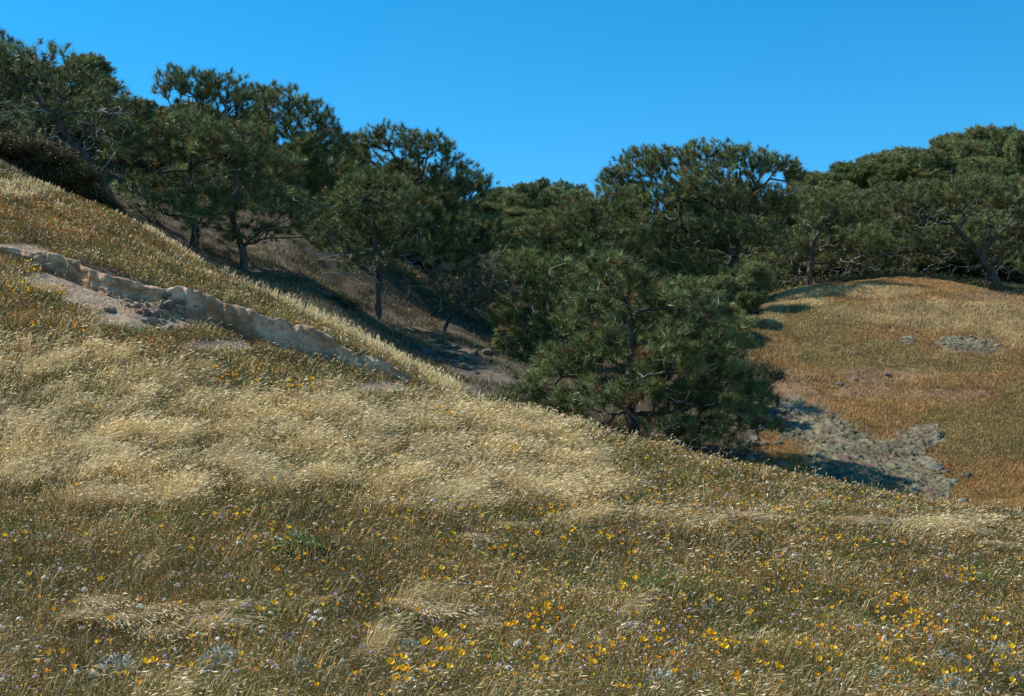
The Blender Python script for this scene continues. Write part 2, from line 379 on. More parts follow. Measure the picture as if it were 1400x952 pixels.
# ---------------------------------------------------------------- meadow grass and herbs
def scatter(n, px0, px1, Y0, Y1, seed, pw=1.0):
    r = np.random.default_rng(seed)
    Y = np.exp(r.uniform(math.log(Y0), math.log(Y1), n)) if pw == 1 else (Y0 ** (1 - pw) + r.random(n) * (Y1 ** (1 - pw) - Y0 ** (1 - pw))) ** (1 / (1 - pw))
    X = (r.uniform(px0, px1, n) - PCX) / F * Y
    if Y0 < 10: X = X * (1 + 1.8 / (Y * .45))               # the meadow goes on past the frame
    Z = hs(X, Y); px, py = proj(X, Y, Z)
    return X, Y, Z, px, py, r
def nrm(v): return v / np.maximum(np.linalg.norm(v, axis=-1, keepdims=True), 1e-9)
WIND = np.array([.92, -.38])
def blades(base, hgt, wid, lean, az, cols, tipc=None, bend=.55):
    """two-segment blades that lean over; returns verts, quads, tris, colours"""
    n = len(base); dirv = np.stack([np.cos(az), np.sin(az), np.zeros(n)], -1)
    mid = base + dirv * (hgt * lean * .35)[:, None]; mid[:, 2] += hgt * .55
    tip = base + dirv * (hgt * lean)[:, None]; tip[:, 2] += hgt * (1 - bend * lean * .6)
    sa = rng.uniform(-.9, .9, n); side = np.stack([np.cos(sa), np.sin(sa), np.zeros(n)], -1) * (wid * .5)[:, None]
    V = np.stack([base - side, base + side, mid - side * .85, mid + side * .85, tip], 1)
    k = np.arange(n)[:, None] * 5
    Qa = k + np.array([[0, 1, 3, 2]]); Ta = k + np.array([[2, 3, 4]])
    tipc = cols if tipc is None else tipc
    Cc = np.stack([cols * .8, cols * .8, cols, cols, tipc], 1)
    return V.reshape(-1, 3), Qa, Ta, Cc.reshape(-1, 3)
def flecks(cen, ax, wv, length, width, cols):
    """small diamond leaves or seed heads"""
    a = ax * (length * .5)[:, None]; w = wv * (width * .5)[:, None]
    V = np.stack([cen - a, cen + w, cen + a, cen - w], 1); n = len(cen)
    return V.reshape(-1, 3), np.arange(n * 4).reshape(n, 4), np.repeat(cols, 4, 0)
def rdir(n, r, zb=0.):
    v = r.normal(size=(n, 3)); v[:, 2] += zb; return nrm(v)

PALE = [(60,495,130,32),(200,520,110,26),(150,585,230,52),(430,585,230,48),(640,600,170,38),(760,625,90,32),(60,650,130,30),
        (320,650,200,35),(520,640,200,38),(720,665,160,26),(600,690,120,16),(180,690,140,18),
        (860,725,120,14),(1290,730,60,16),(590,835,60,12),(510,893,24,9),(860,856,26,8)]
CRESTG = [(600,516,26,14),(540,484,46,15),(480,451,46,14),(420,422,46,13),(360,392,46,12),(300,362,42,11),(235,328,36,8),(30,262,60,14)]
def is_meadow(X, Y, px):
    crest = np.interp(px, [-200, 0, 170, 330, 480, 600, 690, 800, 900, 1000, 1200, 1400, 1600],
                      [31.5, 31, 31.8, 31, 30, 28.8, 26.8, 26, 26, 26, 28, 29, 29])
    return Y < crest
def meadow_mask(X, Y, Z, px, py):
    n = fbm(X * .9, Y * .6, 4); n_ = fbm(X * 2.8 + 40, Y * 1.7, 3)
    big = fbm(X * .45 + 7, Y * .35 + 3, 3); fine = fbm(X * 3.4 + 90, Y * 2.2 + 12, 3)
    pale = sst(.30, .85, blobs(px, py, PALE) * (.9 * n + .55 * n_ + .55 * fine)) * (.35 + .65 * sst(.38, .62, fine))
    pale = np.maximum(pale, (.4 + .35 * (py < 720)) * sst(.60, .76, .5 * n_ + .3 * fine + .35 * (big - .3)))
    pyc = np.interp(px, [150, 230, 300, 360, 420, 480, 540, 600, 630], [283, 322, 358, 388, 418, 448, 482, 515, 530])
    cr_ = np.exp(-((py - pyc - 6) / 15) ** 2) * sst(140, 260, px) * (1 - sst(615, 640, px)) * (Y > 24)
    cr_ = np.maximum(cr_, blobs(px, py, [(30, 262, 60, 14)]) * (Y > 24) * .8)
    pale = np.maximum(pale, sst(.25, .7, cr_ * (.45 + .55 * n_ + .5 * fine)))
    bare = np.maximum(sst(.2, .45, region(px, py, Y, BARE_SOIL, 19, 25.6)), 0)
    sd, h = scarp(X, Y); bare = np.maximum(bare, ((sd > -.27) & (sd < -.06 + .3 * (n_ - .5))) * (h > .06) * 1.)
    return pale, bare, n, n_

parts = []
# 1 low herb leaves: olive, brown, grey, rust
X, Y, Z, px, py, r = scatter(1120000, -260, 1660, 7.2, 32, 1)
pale, bare, n, n_ = meadow_mask(X, Y, Z, px, py)
k = is_meadow(X, Y, px) & (r.random(len(X)) > bare * .93) & (r.random(len(X)) > pale * .2)
X, Y, Z, px, py, pale, n, n_ = (a[k] for a in (X, Y, Z, px, py, pale, n, n_)); N_ = len(X)
patch = fbm(X * 1.6 + 80, Y * 1.3, 4); patch2 = fbm(X * .7 + 20, Y * .5 + 60, 3)
u = r.random(N_)
pal = np.array([(.15, .135, .05), (.235, .155, .07), (.095, .12, .04), (.32, .225, .11), (.37, .33, .25), (.33, .15, .055), (.06, .11, .036), (.66, .57, .42)])
pr = np.stack([.9 + 0 * u, 1.0 + .8 * patch2, .25 + 1.6 * sst(.5, .7, patch), .9 + .4 * patch2, .35 + 0 * u, .4 + .9 * sst(.5, .75, n_), .12 + 1.2 * sst(.5, .7, patch) * 1.6, .45 + 1.6 * pale], 1)
orange = region(px, py, Y, [(60,295,110,28),(150,330,90,14),(160,480,120,12),(60,440,60,30)], 17, 32)
pr[:, 5] += 2.6 * orange
cum = np.cumsum(pr, 1); cum /= cum[:, -1:]
ci = (u[:, None] > cum).sum(1); cols = pal[np.clip(ci, 0, 7)] * r.uniform(.5, 1.45, (N_, 1)) * sst(-.9, 1.1, (fbm(X * 1.5 + 9, Y * 1.1 + 70, 4) - .28) * 2.2)[:, None] * 1.25
lodw = np.clip(Y / 11, .8, 2.6)
ht = r.random(N_) ** 1.3 * (.05 + .15 * n_)
cen = np.stack([X, Y, Z + .008 + ht], -1)
ax = rdir(N_, r, .5); wv = nrm(np.cross(ax, rdir(N_, r)))
parts.append(('herb_cover', flecks(cen, ax, wv, r.uniform(.014, .045, N_) * lodw, r.uniform(.004, .011, N_) * lodw, cols)))
V, q, c = parts[0][1]
o = obj('herb_cover', npmesh('herb_cover', V, Q=q, cols=satur(c, 1.3), mats=[M_GRASS]))
tag(o, 'low olive and brown herbs covering the meadow', 'ground cover', kind='stuff')

# 2 thin brown and green grass over the whole meadow
X, Y, Z, px, py, r = scatter(370000, -260, 1660, 7.2, 32, 2)
pale, bare, n, n_ = meadow_mask(X, Y, Z, px, py)
k = is_meadow(X, Y, px) & (r.random(len(X)) > bare * .96)
X, Y, Z, px, py, pale, n, n_ = (a[k] for a in (X, Y, Z, px, py, pale, n, n_)); N_ = len(X)
t = r.random(N_); patch2 = fbm(X * .7 + 20, Y * .5 + 60, 3)
cols = mixc((.13, .125, .042), (.36, .27, .12), np.clip(t * .8 + (patch2 - .5), 0, 1))
cols = np.where((r.random(N_) < .30)[:, None], np.array([.08, .115, .035]), cols)
cols = np.where((r.random(N_) < .12)[:, None], np.array([.27, .12, .045]), cols) * r.uniform(.7, 1.3, (N_, 1))
az = math.atan2(WIND[1], WIND[0]) + r.normal(size=N_) * 1.5
lod = np.clip(Y / 12, .8, 2.4)
o = obj('meadow_grass', None) if False else None
V, qa, ta, cc = blades(np.stack([X, Y, Z], -1), r.uniform(.05, .17, N_) * (.55 + .9 * n_), r.uniform(.003, .006, N_) * lod, r.uniform(.2, 1.0, N_), az, cols)
o = obj('meadow_grass', npmesh('meadow_grass', V, T=ta, Q=qa, cols=satur(cc, 1.25), mats=[M_GRASS]))
tag(o, 'thin brown and green grass of the meadow', 'grass', kind='stuff')

# 3 pale dry grass bent by the wind, with seed heads
X, Y, Z, px, py, r = scatter(1040000, -260, 1660, 7.2, 32, 3)
pale, bare, n, n_ = meadow_mask(X, Y, Z, px, py)
clump = sst(.40, .60, fbm(X * 4.2 + 11, Y * 3.0, 3))
k = is_meadow(X, Y, px) & (r.random(len(X)) > bare * .97) & (r.random(len(X)) < np.maximum(pale * (.16 + .84 * clump), .03 * clump))
X, Y, Z, px, py, n_ = (a[k] for a in (X, Y, Z, px, py, n_)); N_ = len(X)
t = r.random(N_); lod = np.clip(Y / 12, .85, 2.4)
cols = mixc((.48, .35, .16), (.72, .58, .32), t) * r.uniform(.75, 1.1, (N_, 1))
hz = r.uniform(.12, .32, N_) * (.65 + .7 * fbm(X * 2.4 + 31, Y * 2, 2)); lean = r.uniform(.5, 1.15, N_)
up_ = Y > 25.2; hz = np.where(up_, r.uniform(.08, .20, N_) * (1 + .8 * (px > 300) * r.random(N_)), hz); lean = np.where(up_, r.uniform(.05, .35, N_), lean)
az = math.atan2(WIND[1], WIND[0]) + r.normal(size=N_) * .55 + (fbm(X * 1.6, Y * 1.2 + 5, 2) - .5) * 2.6
base = np.stack([X, Y, Z], -1)
V, qa, ta, cc = blades(base, hz, r.uniform(.0028, .005, N_) * lod, lean, az, cols)
tip = V.reshape(-1, 5, 3)[:, 4]; mid = V.reshape(-1, 5, 3)[:, 2:4].mean(1)
ax = nrm(tip - mid + np.array([0, 0, -.02])); wv = nrm(np.cross(ax, rdir(N_, r)))
fv, fq, fc = flecks(tip - ax * .01, ax, wv, r.uniform(.02, .075, N_) * np.sqrt(lod), r.uniform(.004, .011, N_) * lod,
                    mixc((.58, .46, .24), (.80, .69, .45), r.random(N_)))
o = obj('pale_grass', npmesh('pale_grass', np.vstack([V, fv]), T=ta, Q=np.vstack([qa, fq + len(V)]), cols=satur(np.vstack([cc, fc]), 1.12), mats=[M_GRASS]))
tag(o, 'pale straw coloured dry grass blown over by the wind', 'dry grass', kind='stuff')

# 4 grass of the mound
X, Y, Z, px, py, r = scatter(620000, 930, 1700, 28, 60, 4)
n = fbm(X * .55, Y * .4, 4); n_ = fbm(X * 2.2 + 40, Y * 1.6, 3)
rock = sst(.36, .72, np.maximum(region(px, py, Y, ROCK, 29, 42), region(px, py, Y, ROCK2, 40, 50)) * (.15 + .8 * n_ + .9 * fbm(X * 6, Y * 5, 3)))
brown = sst(.25, .55, region(px, py, Y, BROWNB, 30, 58) * (.3 + 1.3 * n_))
leftedge = np.interp(Y, [28, 33, 36, 40, 43, 47, 52, 60], [4, 5.6, 6.5, 7.6, 7.4, 7.9, 9.6, 9.6])
k = (X > leftedge + (n_ - .5) * 2) & (r.random(len(X)) > rock * .97) & (r.random(len(X)) > brown * .8) & (Y < 58) & (Y > np.interp(px, [900, 1000, 1200, 1400, 1700], [26, 26, 28, 28.5, 28.5]))
X, Y, Z, px, py, n, n_ = (a[k] for a in (X, Y, Z, px, py, n, n_)); N_ = len(X)
green = sst(.25, .6, blobs(px, py, [(1180,485,100,20),(1330,590,70,40),(1250,500,160,12),(1390,580,40,50),(1120,440,60,30)]) * (.5 + n_))
palem = sst(.3, .6, blobs(px, py, [(1290,432,130,20),(1100,405,40,14),(1390,450,60,25),(1180,400,70,8),(1060,425,16,20)]) * (.4 + n + .4 * n_))
t = r.random(N_)
cols = mixc((.32, .175, .072), (.52, .34, .15), np.clip(.5 * t + (n_ - .3), 0, 1))
cols = mixc(cols, (.24, .22, .09), green * r.uniform(.25, 1, N_))
cols = mixc(cols, (.64, .53, .30), palem * r.uniform(.2, 1, N_))
cols = np.where((r.random(N_) < .10)[:, None], np.array([.46, .37, .19]), cols)
cols = np.where((r.random(N_) < .10)[:, None], np.array([.09, .085, .04]), cols) * r.uniform(.7, 1.25, (N_, 1))
az = math.atan2(WIND[1], WIND[0]) + r.normal(size=N_) * 1.0
V, qa, ta, cc = blades(np.stack([X, Y, Z], -1), r.uniform(.04, .12, N_) * (.7 + .6 * n_ + .4 * palem), r.uniform(.009, .020, N_), r.uniform(.1, .8, N_), az, cols)
o = obj('mound_grass', npmesh('mound_grass', V, T=ta, Q=qa, cols=satur(cc, 1.12), mats=[M_GRASS]))
tag(o, 'short rusty and straw coloured grass covering the rounded mound', 'grass', kind='stuff')

# 5 sparse dry grass and litter on the slope below the pines
X, Y, Z, px, py, r = scatter(260000, -260, 1200, 28, 52, 6)
n_ = fbm(X * 1.1 + 40, Y * .9, 4)
k = (~is_meadow(X, Y, px)) & (X < 6) & (r.random(len(X)) < sst(.33, .6, n_))
X, Y, Z, n_ = (a[k] for a in (X, Y, Z, n_)); N_ = len(X)
cols = np.where((r.random(N_) < .4)[:, None], np.array([.09, .105, .04]), mixc((.11, .08, .04), (.34, .26, .15), r.random(N_))) * r.uniform(.6, 1.2, (N_, 1))
V, qa, ta, cc = blades(np.stack([X, Y, Z], -1), r.uniform(.05, .18, N_), r.uniform(.008, .016, N_), r.uniform(.2, 1.2, N_), r.uniform(0, 6.28, N_), cols)
o = obj('slope_litter', npmesh('slope_litter', V, T=ta, Q=qa, cols=cc, mats=[M_GRASS]))
tag(o, 'sparse dry grass and litter on the slope under the pines', 'litter', kind='stuff')

# 6 undergrowth of the pine stand
X, Y, Z, px, py, r = scatter(330000, -260, 1700, 42, 108, 8)
n_ = fbm(X * .9 + 4, Y * .9, 4)
k = ((X < np.interp(Y, [40, 47, 52, 56, 60], [4, 6.5, 8, 8.5, 60])) | (Y > 58.5)) & (r.random(len(X)) < sst(.34, .55, n_)) & ((Y > 46) | (X > 2))
X, Y, Z, n_ = (a[k] for a in (X, Y, Z, n_)); N_ = len(X)
cen = np.stack([X, Y, Z + r.random(N_) ** 1.4 * .75 * n_], -1); ax = rdir(N_, r, .6); wv = nrm(np.cross(ax, rdir(N_, r)))
cols = mixc((.05, .065, .024), (.16, .155, .06), r.random(N_)) * r.uniform(.7, 1.3, (N_, 1))
V, q, c = flecks(cen, ax, wv, r.uniform(.10, .26, N_), r.uniform(.02, .05, N_), cols)
o = obj('undergrowth', npmesh('undergrowth', V, Q=q, cols=c, mats=[M_LEAF]))
tag(o, 'low green undergrowth on the ground among the farther pines', 'undergrowth', kind='stuff')
# 7 tiny blossoms scattered through the herbs
X, Y, Z, px, py, r = scatter(34000, -260, 1660, 7.2, 30, 9)
k = is_meadow(X, Y, px) & (r.random(len(X)) < .12 + .9 * sst(560, 760, py + .1 * (px - 600)) * sst(.36, .62, fbm(X * .9 + 33, Y * .7, 3)))
X, Y, Z = (a[k] for a in (X, Y, Z)); N_ = len(X)
u = r.random(N_)[:, None]
cols = np.where(u < .34, [.66, .60, .47], np.where(u < .48, [.58, .46, .60], np.where(u < .53, [.24, .24, .46], np.where(u < .88, [.88, .50, .03], [.60, .22, .05])))) * r.uniform(.7, 1.1, (N_, 1))
cen = np.stack([X, Y, Z + r.uniform(.08, .19, N_)], -1); ax = rdir(N_, r); wv = nrm(np.cross(ax, rdir(N_, r)))
lod = np.clip(Y / 13, .9, 2)
V, q, c = flecks(cen, ax, wv, r.uniform(.012, .026, N_) * lod, r.uniform(.010, .02, N_) * lod, cols)
o = obj('tiny_flowers', npmesh('tiny_flowers', V, Q=q, cols=c, mats=[M_PETAL]))
tag(o, 'specks of tiny white, lilac and yellow blossoms through the meadow', 'flowers', kind='stuff')

# ---------------------------------------------------------------- flowers
def flower_geo(kind, seed, low=False):
    """one flower on a stem, base at the origin"""
    r = np.random.default_rng(seed); V = []; T = []; Cc = []
    def tri(a, b, c, col):
        i = len(V); V.extend([a, b, c]); T.append((i, i+1, i+2)); Cc.extend([col] * 3)
    H = {'poppy': .17, 'lilac': .17, 'white': .15, 'blue': .16}[kind] * r.uniform(.75, 1.2)
    top = np.array([r.normal() * .025, r.normal() * .025, H]); tilt = r.normal(size=3) * .35 + np.array([.15, -.35, 1]); tilt /= np.linalg.norm(tilt)
    e1 = np.cross(tilt, [1, .2, 0]); e1 /= np.linalg.norm(e1); e2 = np.cross(tilt, e1)
    green = (.08, .12, .04)
    w = np.array([.0025, 0, 0]); b = np.zeros(3) - [0, 0, .02]; m = (b + top) / 2 + [.012, 0, 0]
    tri(b - w, b + w, m + w, green); tri(b - w, m + w, m - w, green); tri(m - w, m + w, top, green)
    if kind == 'poppy':
        colr = np.array([[.90, .52, .012], [.92, .60, .02], [.90, .40, .012]][seed % 3])
        op = r.uniform(.5, .95); R = .026 * r.uniform(.85, 1.2)
        for i in range(4):
            a0 = i * math.pi / 2 + r.normal() * .1
            def pt(rad, da, up): return top + (e1 * math.cos(a0 + da) + e2 * math.sin(a0 + da)) * rad + tilt * up
            c0 = pt(.002, 0, 0); l = pt(R * op * .75, -.75, R * .55); rr = pt(R * op * .75, .75, R * .55)
            tl = pt(R * op * 1.05, -.5, R * 1.05); tr = pt(R * op * 1.05, .5, R * 1.05); tm = pt(R * op * 1.15, 0, R * 1.1)
            cv = colr * r.uniform(.85, 1.1)
            tri(c0, l, rr, cv * np.array([1, .75, 1])); tri(l, tl, tm, cv); tri(l, tm, rr, cv); tri(rr, tm, tr, cv)
    else:
        colr = {'lilac': np.array([.60, .45, .66]), 'white': np.array([.80, .74, .62]), 'blue': np.array([.14, .14, .32])}[kind]
        if kind == 'blue':
            for i in range(26):
                s = i / 26; c0 = top + tilt * (-.07 * s); a0 = r.uniform(0, 6.28)
                d = (e1 * math.cos(a0) + e2 * math.sin(a0)); t1 = c0 + d * .013 + tilt * .004; w1 = np.cross(d, tilt) * .005
                tri(c0, t1 - w1, t1 + w1, colr * r.uniform(.7, 1.4))
        else:
            R = .018 * r.uniform(.8, 1.3)
            for i in range(16):
                d = r.normal(size=3); d[2] = abs(d[2]); d /= np.linalg.norm(d); c1 = top + d * R
                w1 = np.cross(d, r.normal(size=3)); w1 = w1 / np.linalg.norm(w1) * .008; w2 = np.cross(d, w1)
                tri(c1 - w1 - w2 * .5, c1 + w1 - w2 * .5, c1 + w2, colr * r.uniform(.75, 1.2))
    return np.array(V), np.array(T), np.array(Cc)
GEO = {k: [flower_geo(k, i) for i in range(12)] for k in ('poppy', 'lilac', 'white', 'blue')}
FME = {k: [npmesh(k + '_flower', *g[:2], cols=g[2], mats=[M_PETAL]) for g in GEO[k]] for k in GEO}
clumps = [(50,375,5,8,12),(32,400,10,14,4),(80,405,6,9,4),(95,450,5,22,6),(40,448,3,14,5),(312,520,8,10,4),(345,527,8,12,5),(405,536,12,12,4),
 (605,572,5,10,6),(622,578,5,8,5),(820,698,12,20,4),(950,706,14,22,5),(900,698,6,10,4),(330,715,7,30,8),(560,712,8,30,8),
 (1110,798,4,10,5),(1310,797,7,14,5),(1345,802,4,10,4),(1225,831,12,18,5),(1240,868,22,22,7),(1270,872,8,12,6),(742,854,12,18,6),(722,872,8,14,5),
 (600,802,6,14,5),(860,815,6,10,4),(612,912,11,18,6),(548,941,9,14,6),(1115,918,5,14,8),(1010,944,5,14,6),(985,898,4,12,6),(1180,660,6,20,4),
 (1080,705,6,16,5),(1160,750,9,28,8),(1040,775,9,30,10),(870,760,9,40,10),(780,745,10,40,8),(1350,870,7,22,6),(1230,920,6,22,8),(900,890,6,20,6),(1120,740,8,26,8),(720,700,8,26,8),(680,760,8,30,10)]
fl = []                                                  # (kind, x, y, z, scale, clumped)
def addf(kind, px_, py_, s, cl):
    p = ground_at(px_, py_ + 12); s = s * (.72 if kind in ('blue', 'lilac') else 1)
    if p[1] < 30: fl.append((kind, p[0], p[1], p[2], s, cl))
for (cx, cy, n, sx, sy) in clumps:
    for _ in range(n): addf('poppy', cx + rng.normal() * sx, cy + rng.normal() * sy, rng.uniform(.6, 1.1), True)
for _ in range(1700):
    x_, y_ = rng.uniform(-60, 1460), rng.uniform(560, 960)
    dens = sst(620, 760, y_ + .12 * (x_ - 500)) * (.3 + .7 * sst(100, 800, x_)) * sst(.35, .7, fbm(x_ / 60, y_ / 30, 3))
    if rng.random() < dens * 1.4 + .12: addf('poppy', x_, y_, rng.uniform(.45, .95), False)
for kind, n, dx in (('lilac', 330, 0), ('white', 300, 0), ('blue', 60, 0)):
    for _ in range(n):
        x_, y_ = rng.uniform(-40, 1440), rng.uniform(600, 958)
        w_ = sst(600, 820, y_ + .15 * (x_ - 500)) * sst(.35, .65, fbm(x_ / 90 + {'lilac': 5, 'white': 40, 'blue': 90}[kind], y_ / 50, 3))
        if rng.random() < w_ * 1.6: addf(kind, x_, y_, rng.uniform(.7, 1.15), False)
for cx, cy, kd, n in ((985, 688, 'lilac', 4), (375, 885, 'blue', 5), (300, 930, 'blue', 6), (590, 905, 'blue', 3), (420, 875, 'white', 5), (930, 862, 'lilac', 3), (880, 872, 'lilac', 3), (1040, 690, 'lilac', 3), (1180, 690, 'blue', 4), (1120, 790, 'blue', 3)):
    for _ in range(n): addf(kd, cx + rng.normal() * 9, cy + rng.normal() * 5, rng.uniform(.8, 1.2), True)
fl.sort(key=lambda f: f[2])
INFO = {'poppy': ('poppy', 'poppies in the meadow'), 'lilac': ('lilac_flower', 'lilac flowers in the meadow'),
        'white': ('white_flower', 'white flowers in the meadow'), 'blue': ('blue_lupine', 'blue lupines in the meadow')}
LAB = {'poppy': 'golden orange poppy open among the low meadow herbs', 'lilac': 'small lilac flower head among the low meadow herbs',
       'white': 'small white flower head among the low meadow herbs', 'blue': 'small blue lupine spike among the low meadow herbs'}
cnt = {}; rest = []
for f in fl:
    kd = f[0]; cnt[kd] = cnt.get(kd, 0) + 1; v = int(rng.integers(12)); a = rng.uniform(-.6, .6); ls = 1.0 + max(0, f[2] - 14) * .035
    if cnt[kd] <= 290:
        o = obj(INFO[kd][0], FME[kd][v]); o.location = f[1:4]; o.rotation_euler[2] = a; o.scale = [f[4] * ls * 1.12] * 3
        tag(o, LAB[kd], 'flower', INFO[kd][1])
    else: rest.append((kd, v, f, a, ls))
if rest:
    Vs, Ts, Cs, off = [], [], [], 0
    for kd, v, f, a, ls in rest:
        V, T, c = GEO[kd][v]; R = np.array([[math.cos(a), -math.sin(a), 0], [math.sin(a), math.cos(a), 0], [0, 0, 1]])
        Vs.append(V @ R.T * f[4] * ls + np.array(f[1:4])); Ts.append(T + off); Cs.append(c); off += len(V)
    o = obj('far_poppies', npmesh('far_poppies', np.vstack(Vs), T=np.vstack(Ts), cols=np.vstack(Cs), mats=[M_PETAL]))
    tag(o, 'scatter of tiny orange poppies farther up the meadow', 'flowers', kind='stuff')

# ---------------------------------------------------------------- small plants of the meadow
def rosette(n, R, h, leaf, wid, c0, c1, seed):
    r = np.random.default_rng(seed); a = r.uniform(0, 6.28, n); rad = R * np.sqrt(r.random(n))
    cen = np.stack([rad * np.cos(a), rad * np.sin(a), h * (1 - (rad / R) ** 2) * r.uniform(.3, 1, n) + .01], -1)
    ax = nrm(np.stack([np.cos(a) * rad / R, np.sin(a) * rad / R, .7 + 0 * a], -1) + r.normal(size=(n, 3)) * .5)
    wv = nrm(np.cross(ax, rdir(n, r)))
    return flecks(cen, ax, wv, leaf * r.uniform(.6, 1.3, n), wid * r.uniform(.7, 1.3, n), mixc(c0, c1, r.random(n)))
def plantmesh(name, args, mat): V, q, c = rosette(*args); return npmesh(name, V, Q=q, cols=c, mats=[mat])
SIL = [plantmesh('silver_plant', (520, .21, .17, .05, .012, (.26, .33, .28), (.52, .58, .51), 60 + i), M_LEAF) for i in range(3)]
GRN = [plantmesh('green_herb', (620, .25, .18, .07, .010, (.07, .13, .03), (.20, .26, .08), 70 + i), M_LEAF) for i in range(2)]
SILV = [(160,920,1.0,'broad silvery plant at the bottom edge below the wind blown tussocks'),(300,905,.95,'largest silvery plant among blue lupines near the bottom'),
 (405,914,.75,'small silvery plant just right of the largest silvery plant'),(335,900,.6,'silvery sprig touching the right of the largest silvery plant'),
 (285,912,.6,'silvery sprig touching the left of the largest silvery plant'),(820,888,.8,'silvery plant in the middle of the lower meadow'),
 (765,896,.6,'small silvery plant in the lower meadow left of a bigger silvery one'),(968,838,.7,'silvery plant above lilac flowers in the lower meadow'),
 (935,895,.75,'silvery plant beside lilac flowers near the bottom of the meadow'),(905,938,.9,'silvery plant on the bottom edge with poppies to its right'),
 (1290,905,.8,'silvery plant below the densest orange poppy patch'),(1370,896,.9,'silvery plant at the right border of the meadow'),
 (1210,928,.7,'silvery plant between poppies near the bottom right'),(1300,940,.8,'silvery plant on the bottom edge under another silvery one'),
 (1090,890,.6,'small silvery plant left of the densest orange poppy patch'),(1000,915,.6,'small silvery plant above a bright poppy at the bottom edge'),
 (560,885,.6,'small silvery plant right of the blue lupines'),(1385,930,.7,'silvery plant in the bottom right corner'),(30,500,.7,'grey green plant at the upper left border of the meadow'),
 (60,735,.6,'grey plant near the left border amid dry brown grass')]
for i, (a, b, s, lab) in enumerate(SILV):
    o = obj('silver_plant', SIL[i % 3]); p = ground_at(a, b + 6); o.location = p; o.rotation_euler[2] = i * 1.3; o.scale = (s, s * .8, s * .85)
    tag(o, lab, 'plant', 'silvery plants in the meadow')
GR = [(405,750,1.1,'bright green grassy herb in the middle of the brown meadow'),(385,757,.8,'smaller green herb against the left of the bright green one'),
 (880,808,1.1,'broad green herb with orange poppies on it'),(925,815,.8,'green herb just right of the broad green herb'),
 (1345,800,1.0,'green herb with orange poppies near the right border'),(350,835,.5,'dull green herb beside the wind blown tussocks'),(560,850,.6,'small green herb under the middle straw tussock'),
 (1020,680,.8,'dark green herb near the crest above the lilac flowers'),(330,525,.9,'green herb carrying a clump of poppies below the bank'),(50,400,.9,'green herb carrying a clump of poppies left of the bank'),
 (870,600,.8,'green herb on the crest at the foot of the front pine'),(1390,790,.8,'green herb cut by the right border')]
for i, (a, b, s, lab) in enumerate(GR):
    o = obj('green_herb', GRN[i % 2]); p = ground_at(a, b + 5); o.location = p; o.rotation_euler[2] = i * 1.7; o.scale = (s, s * .8, s * .9)
    tag(o, lab, 'plant', 'green herbs in the meadow')
# wind-blown straw tussocks in the foreground
def tussock(seed):
    r = np.random.default_rng(seed); n = 190
    a = r.uniform(0, 6.28, n); rad = .13 * np.sqrt(r.random(n))
    base = np.stack([rad * np.cos(a) * 1.6, rad * np.sin(a), -.01 + 0 * a], -1)
    cols = mixc((.36, .26, .12), (.66, .54, .31), r.random(n))
    az = -.25 + r.normal(size=n) * .32
    V, qa, ta, cc = blades(base, r.uniform(.14, .30, n), r.uniform(.003, .005, n), r.uniform(.9, 1.7, n), az, cols, bend=.75)
    tip = V.reshape(-1, 5, 3)[:, 4]; mid = V.reshape(-1, 5, 3)[:, 2:4].mean(1); ax = nrm(tip - mid); wv = nrm(np.cross(ax, rdir(n, r)))
    fv, fq, fc = flecks(tip, ax, wv, r.uniform(.04, .08, n), r.uniform(.006, .010, n), mixc((.55, .44, .24), (.74, .63, .40), r.random(n)))
    return npmesh('grass_tussock', np.vstack([V, fv]), T=ta, Q=np.vstack([qa, fq + len(V)]), cols=np.vstack([cc, fc]), mats=[M_GRASS])
TUS = [tussock(90 + i) for i in range(4)]
TS = [(140,825,1.0,'straw tussock at the upper left of the blown tussocks'),(170,850,1.1,'big straw tussock blown flat at the left of its cluster'),(225,838,1.0,'straw tussock in the middle of the left cluster'),
 (265,858,1.15,'long straw tussock at the lower right of the left cluster'),(300,835,1.0,'straw tussock at the right end of the left cluster'),(210,868,.9,'low straw tussock at the bottom of the left cluster'),
 (110,845,.9,'straw tussock nearest the left border'),(545,825,.8,'straw tussock at the left of the middle pair'),(590,838,1.1,'big straw tussock in the middle of the meadow'),
 (640,852,.8,'straw tussock right of the big middle one'),(505,893,.65,'small lone straw tussock low in the meadow'),(440,822,.7,'thin straw tussock between the two clusters'),
 (855,855,.6,'small lone straw tussock under the green herb'),(1165,712,1.3,'slanting straw tussock near the crest by the rock outcrop'),(1240,715,1.2,'slanting straw tussock below the tip of the rock outcrop'),
 (1310,728,1.2,'slanting straw tussock under the rusty mound grass'),(1350,745,1.1,'slanting straw tussock near the right border'),(1020,705,1.1,'straw tussock near the crest amid poppies'),(640,735,.8,'faint straw tussock below the pale band'),(690,718,.8,'straw tussock just below the pale band')]
for i, (a, b, s, lab) in enumerate(TS):
    o = obj('grass_tussock', TUS[i % 4]); p = ground_at(a - 12, b + 8); o.location = p; o.rotation_euler[2] = rng.normal() * .4; o.scale = (s * rng.uniform(.8, 1.2), s * rng.uniform(.8, 1.4), s * .8)
    tag(o, lab, 'grass tussock', 'wind blown straw tussocks')

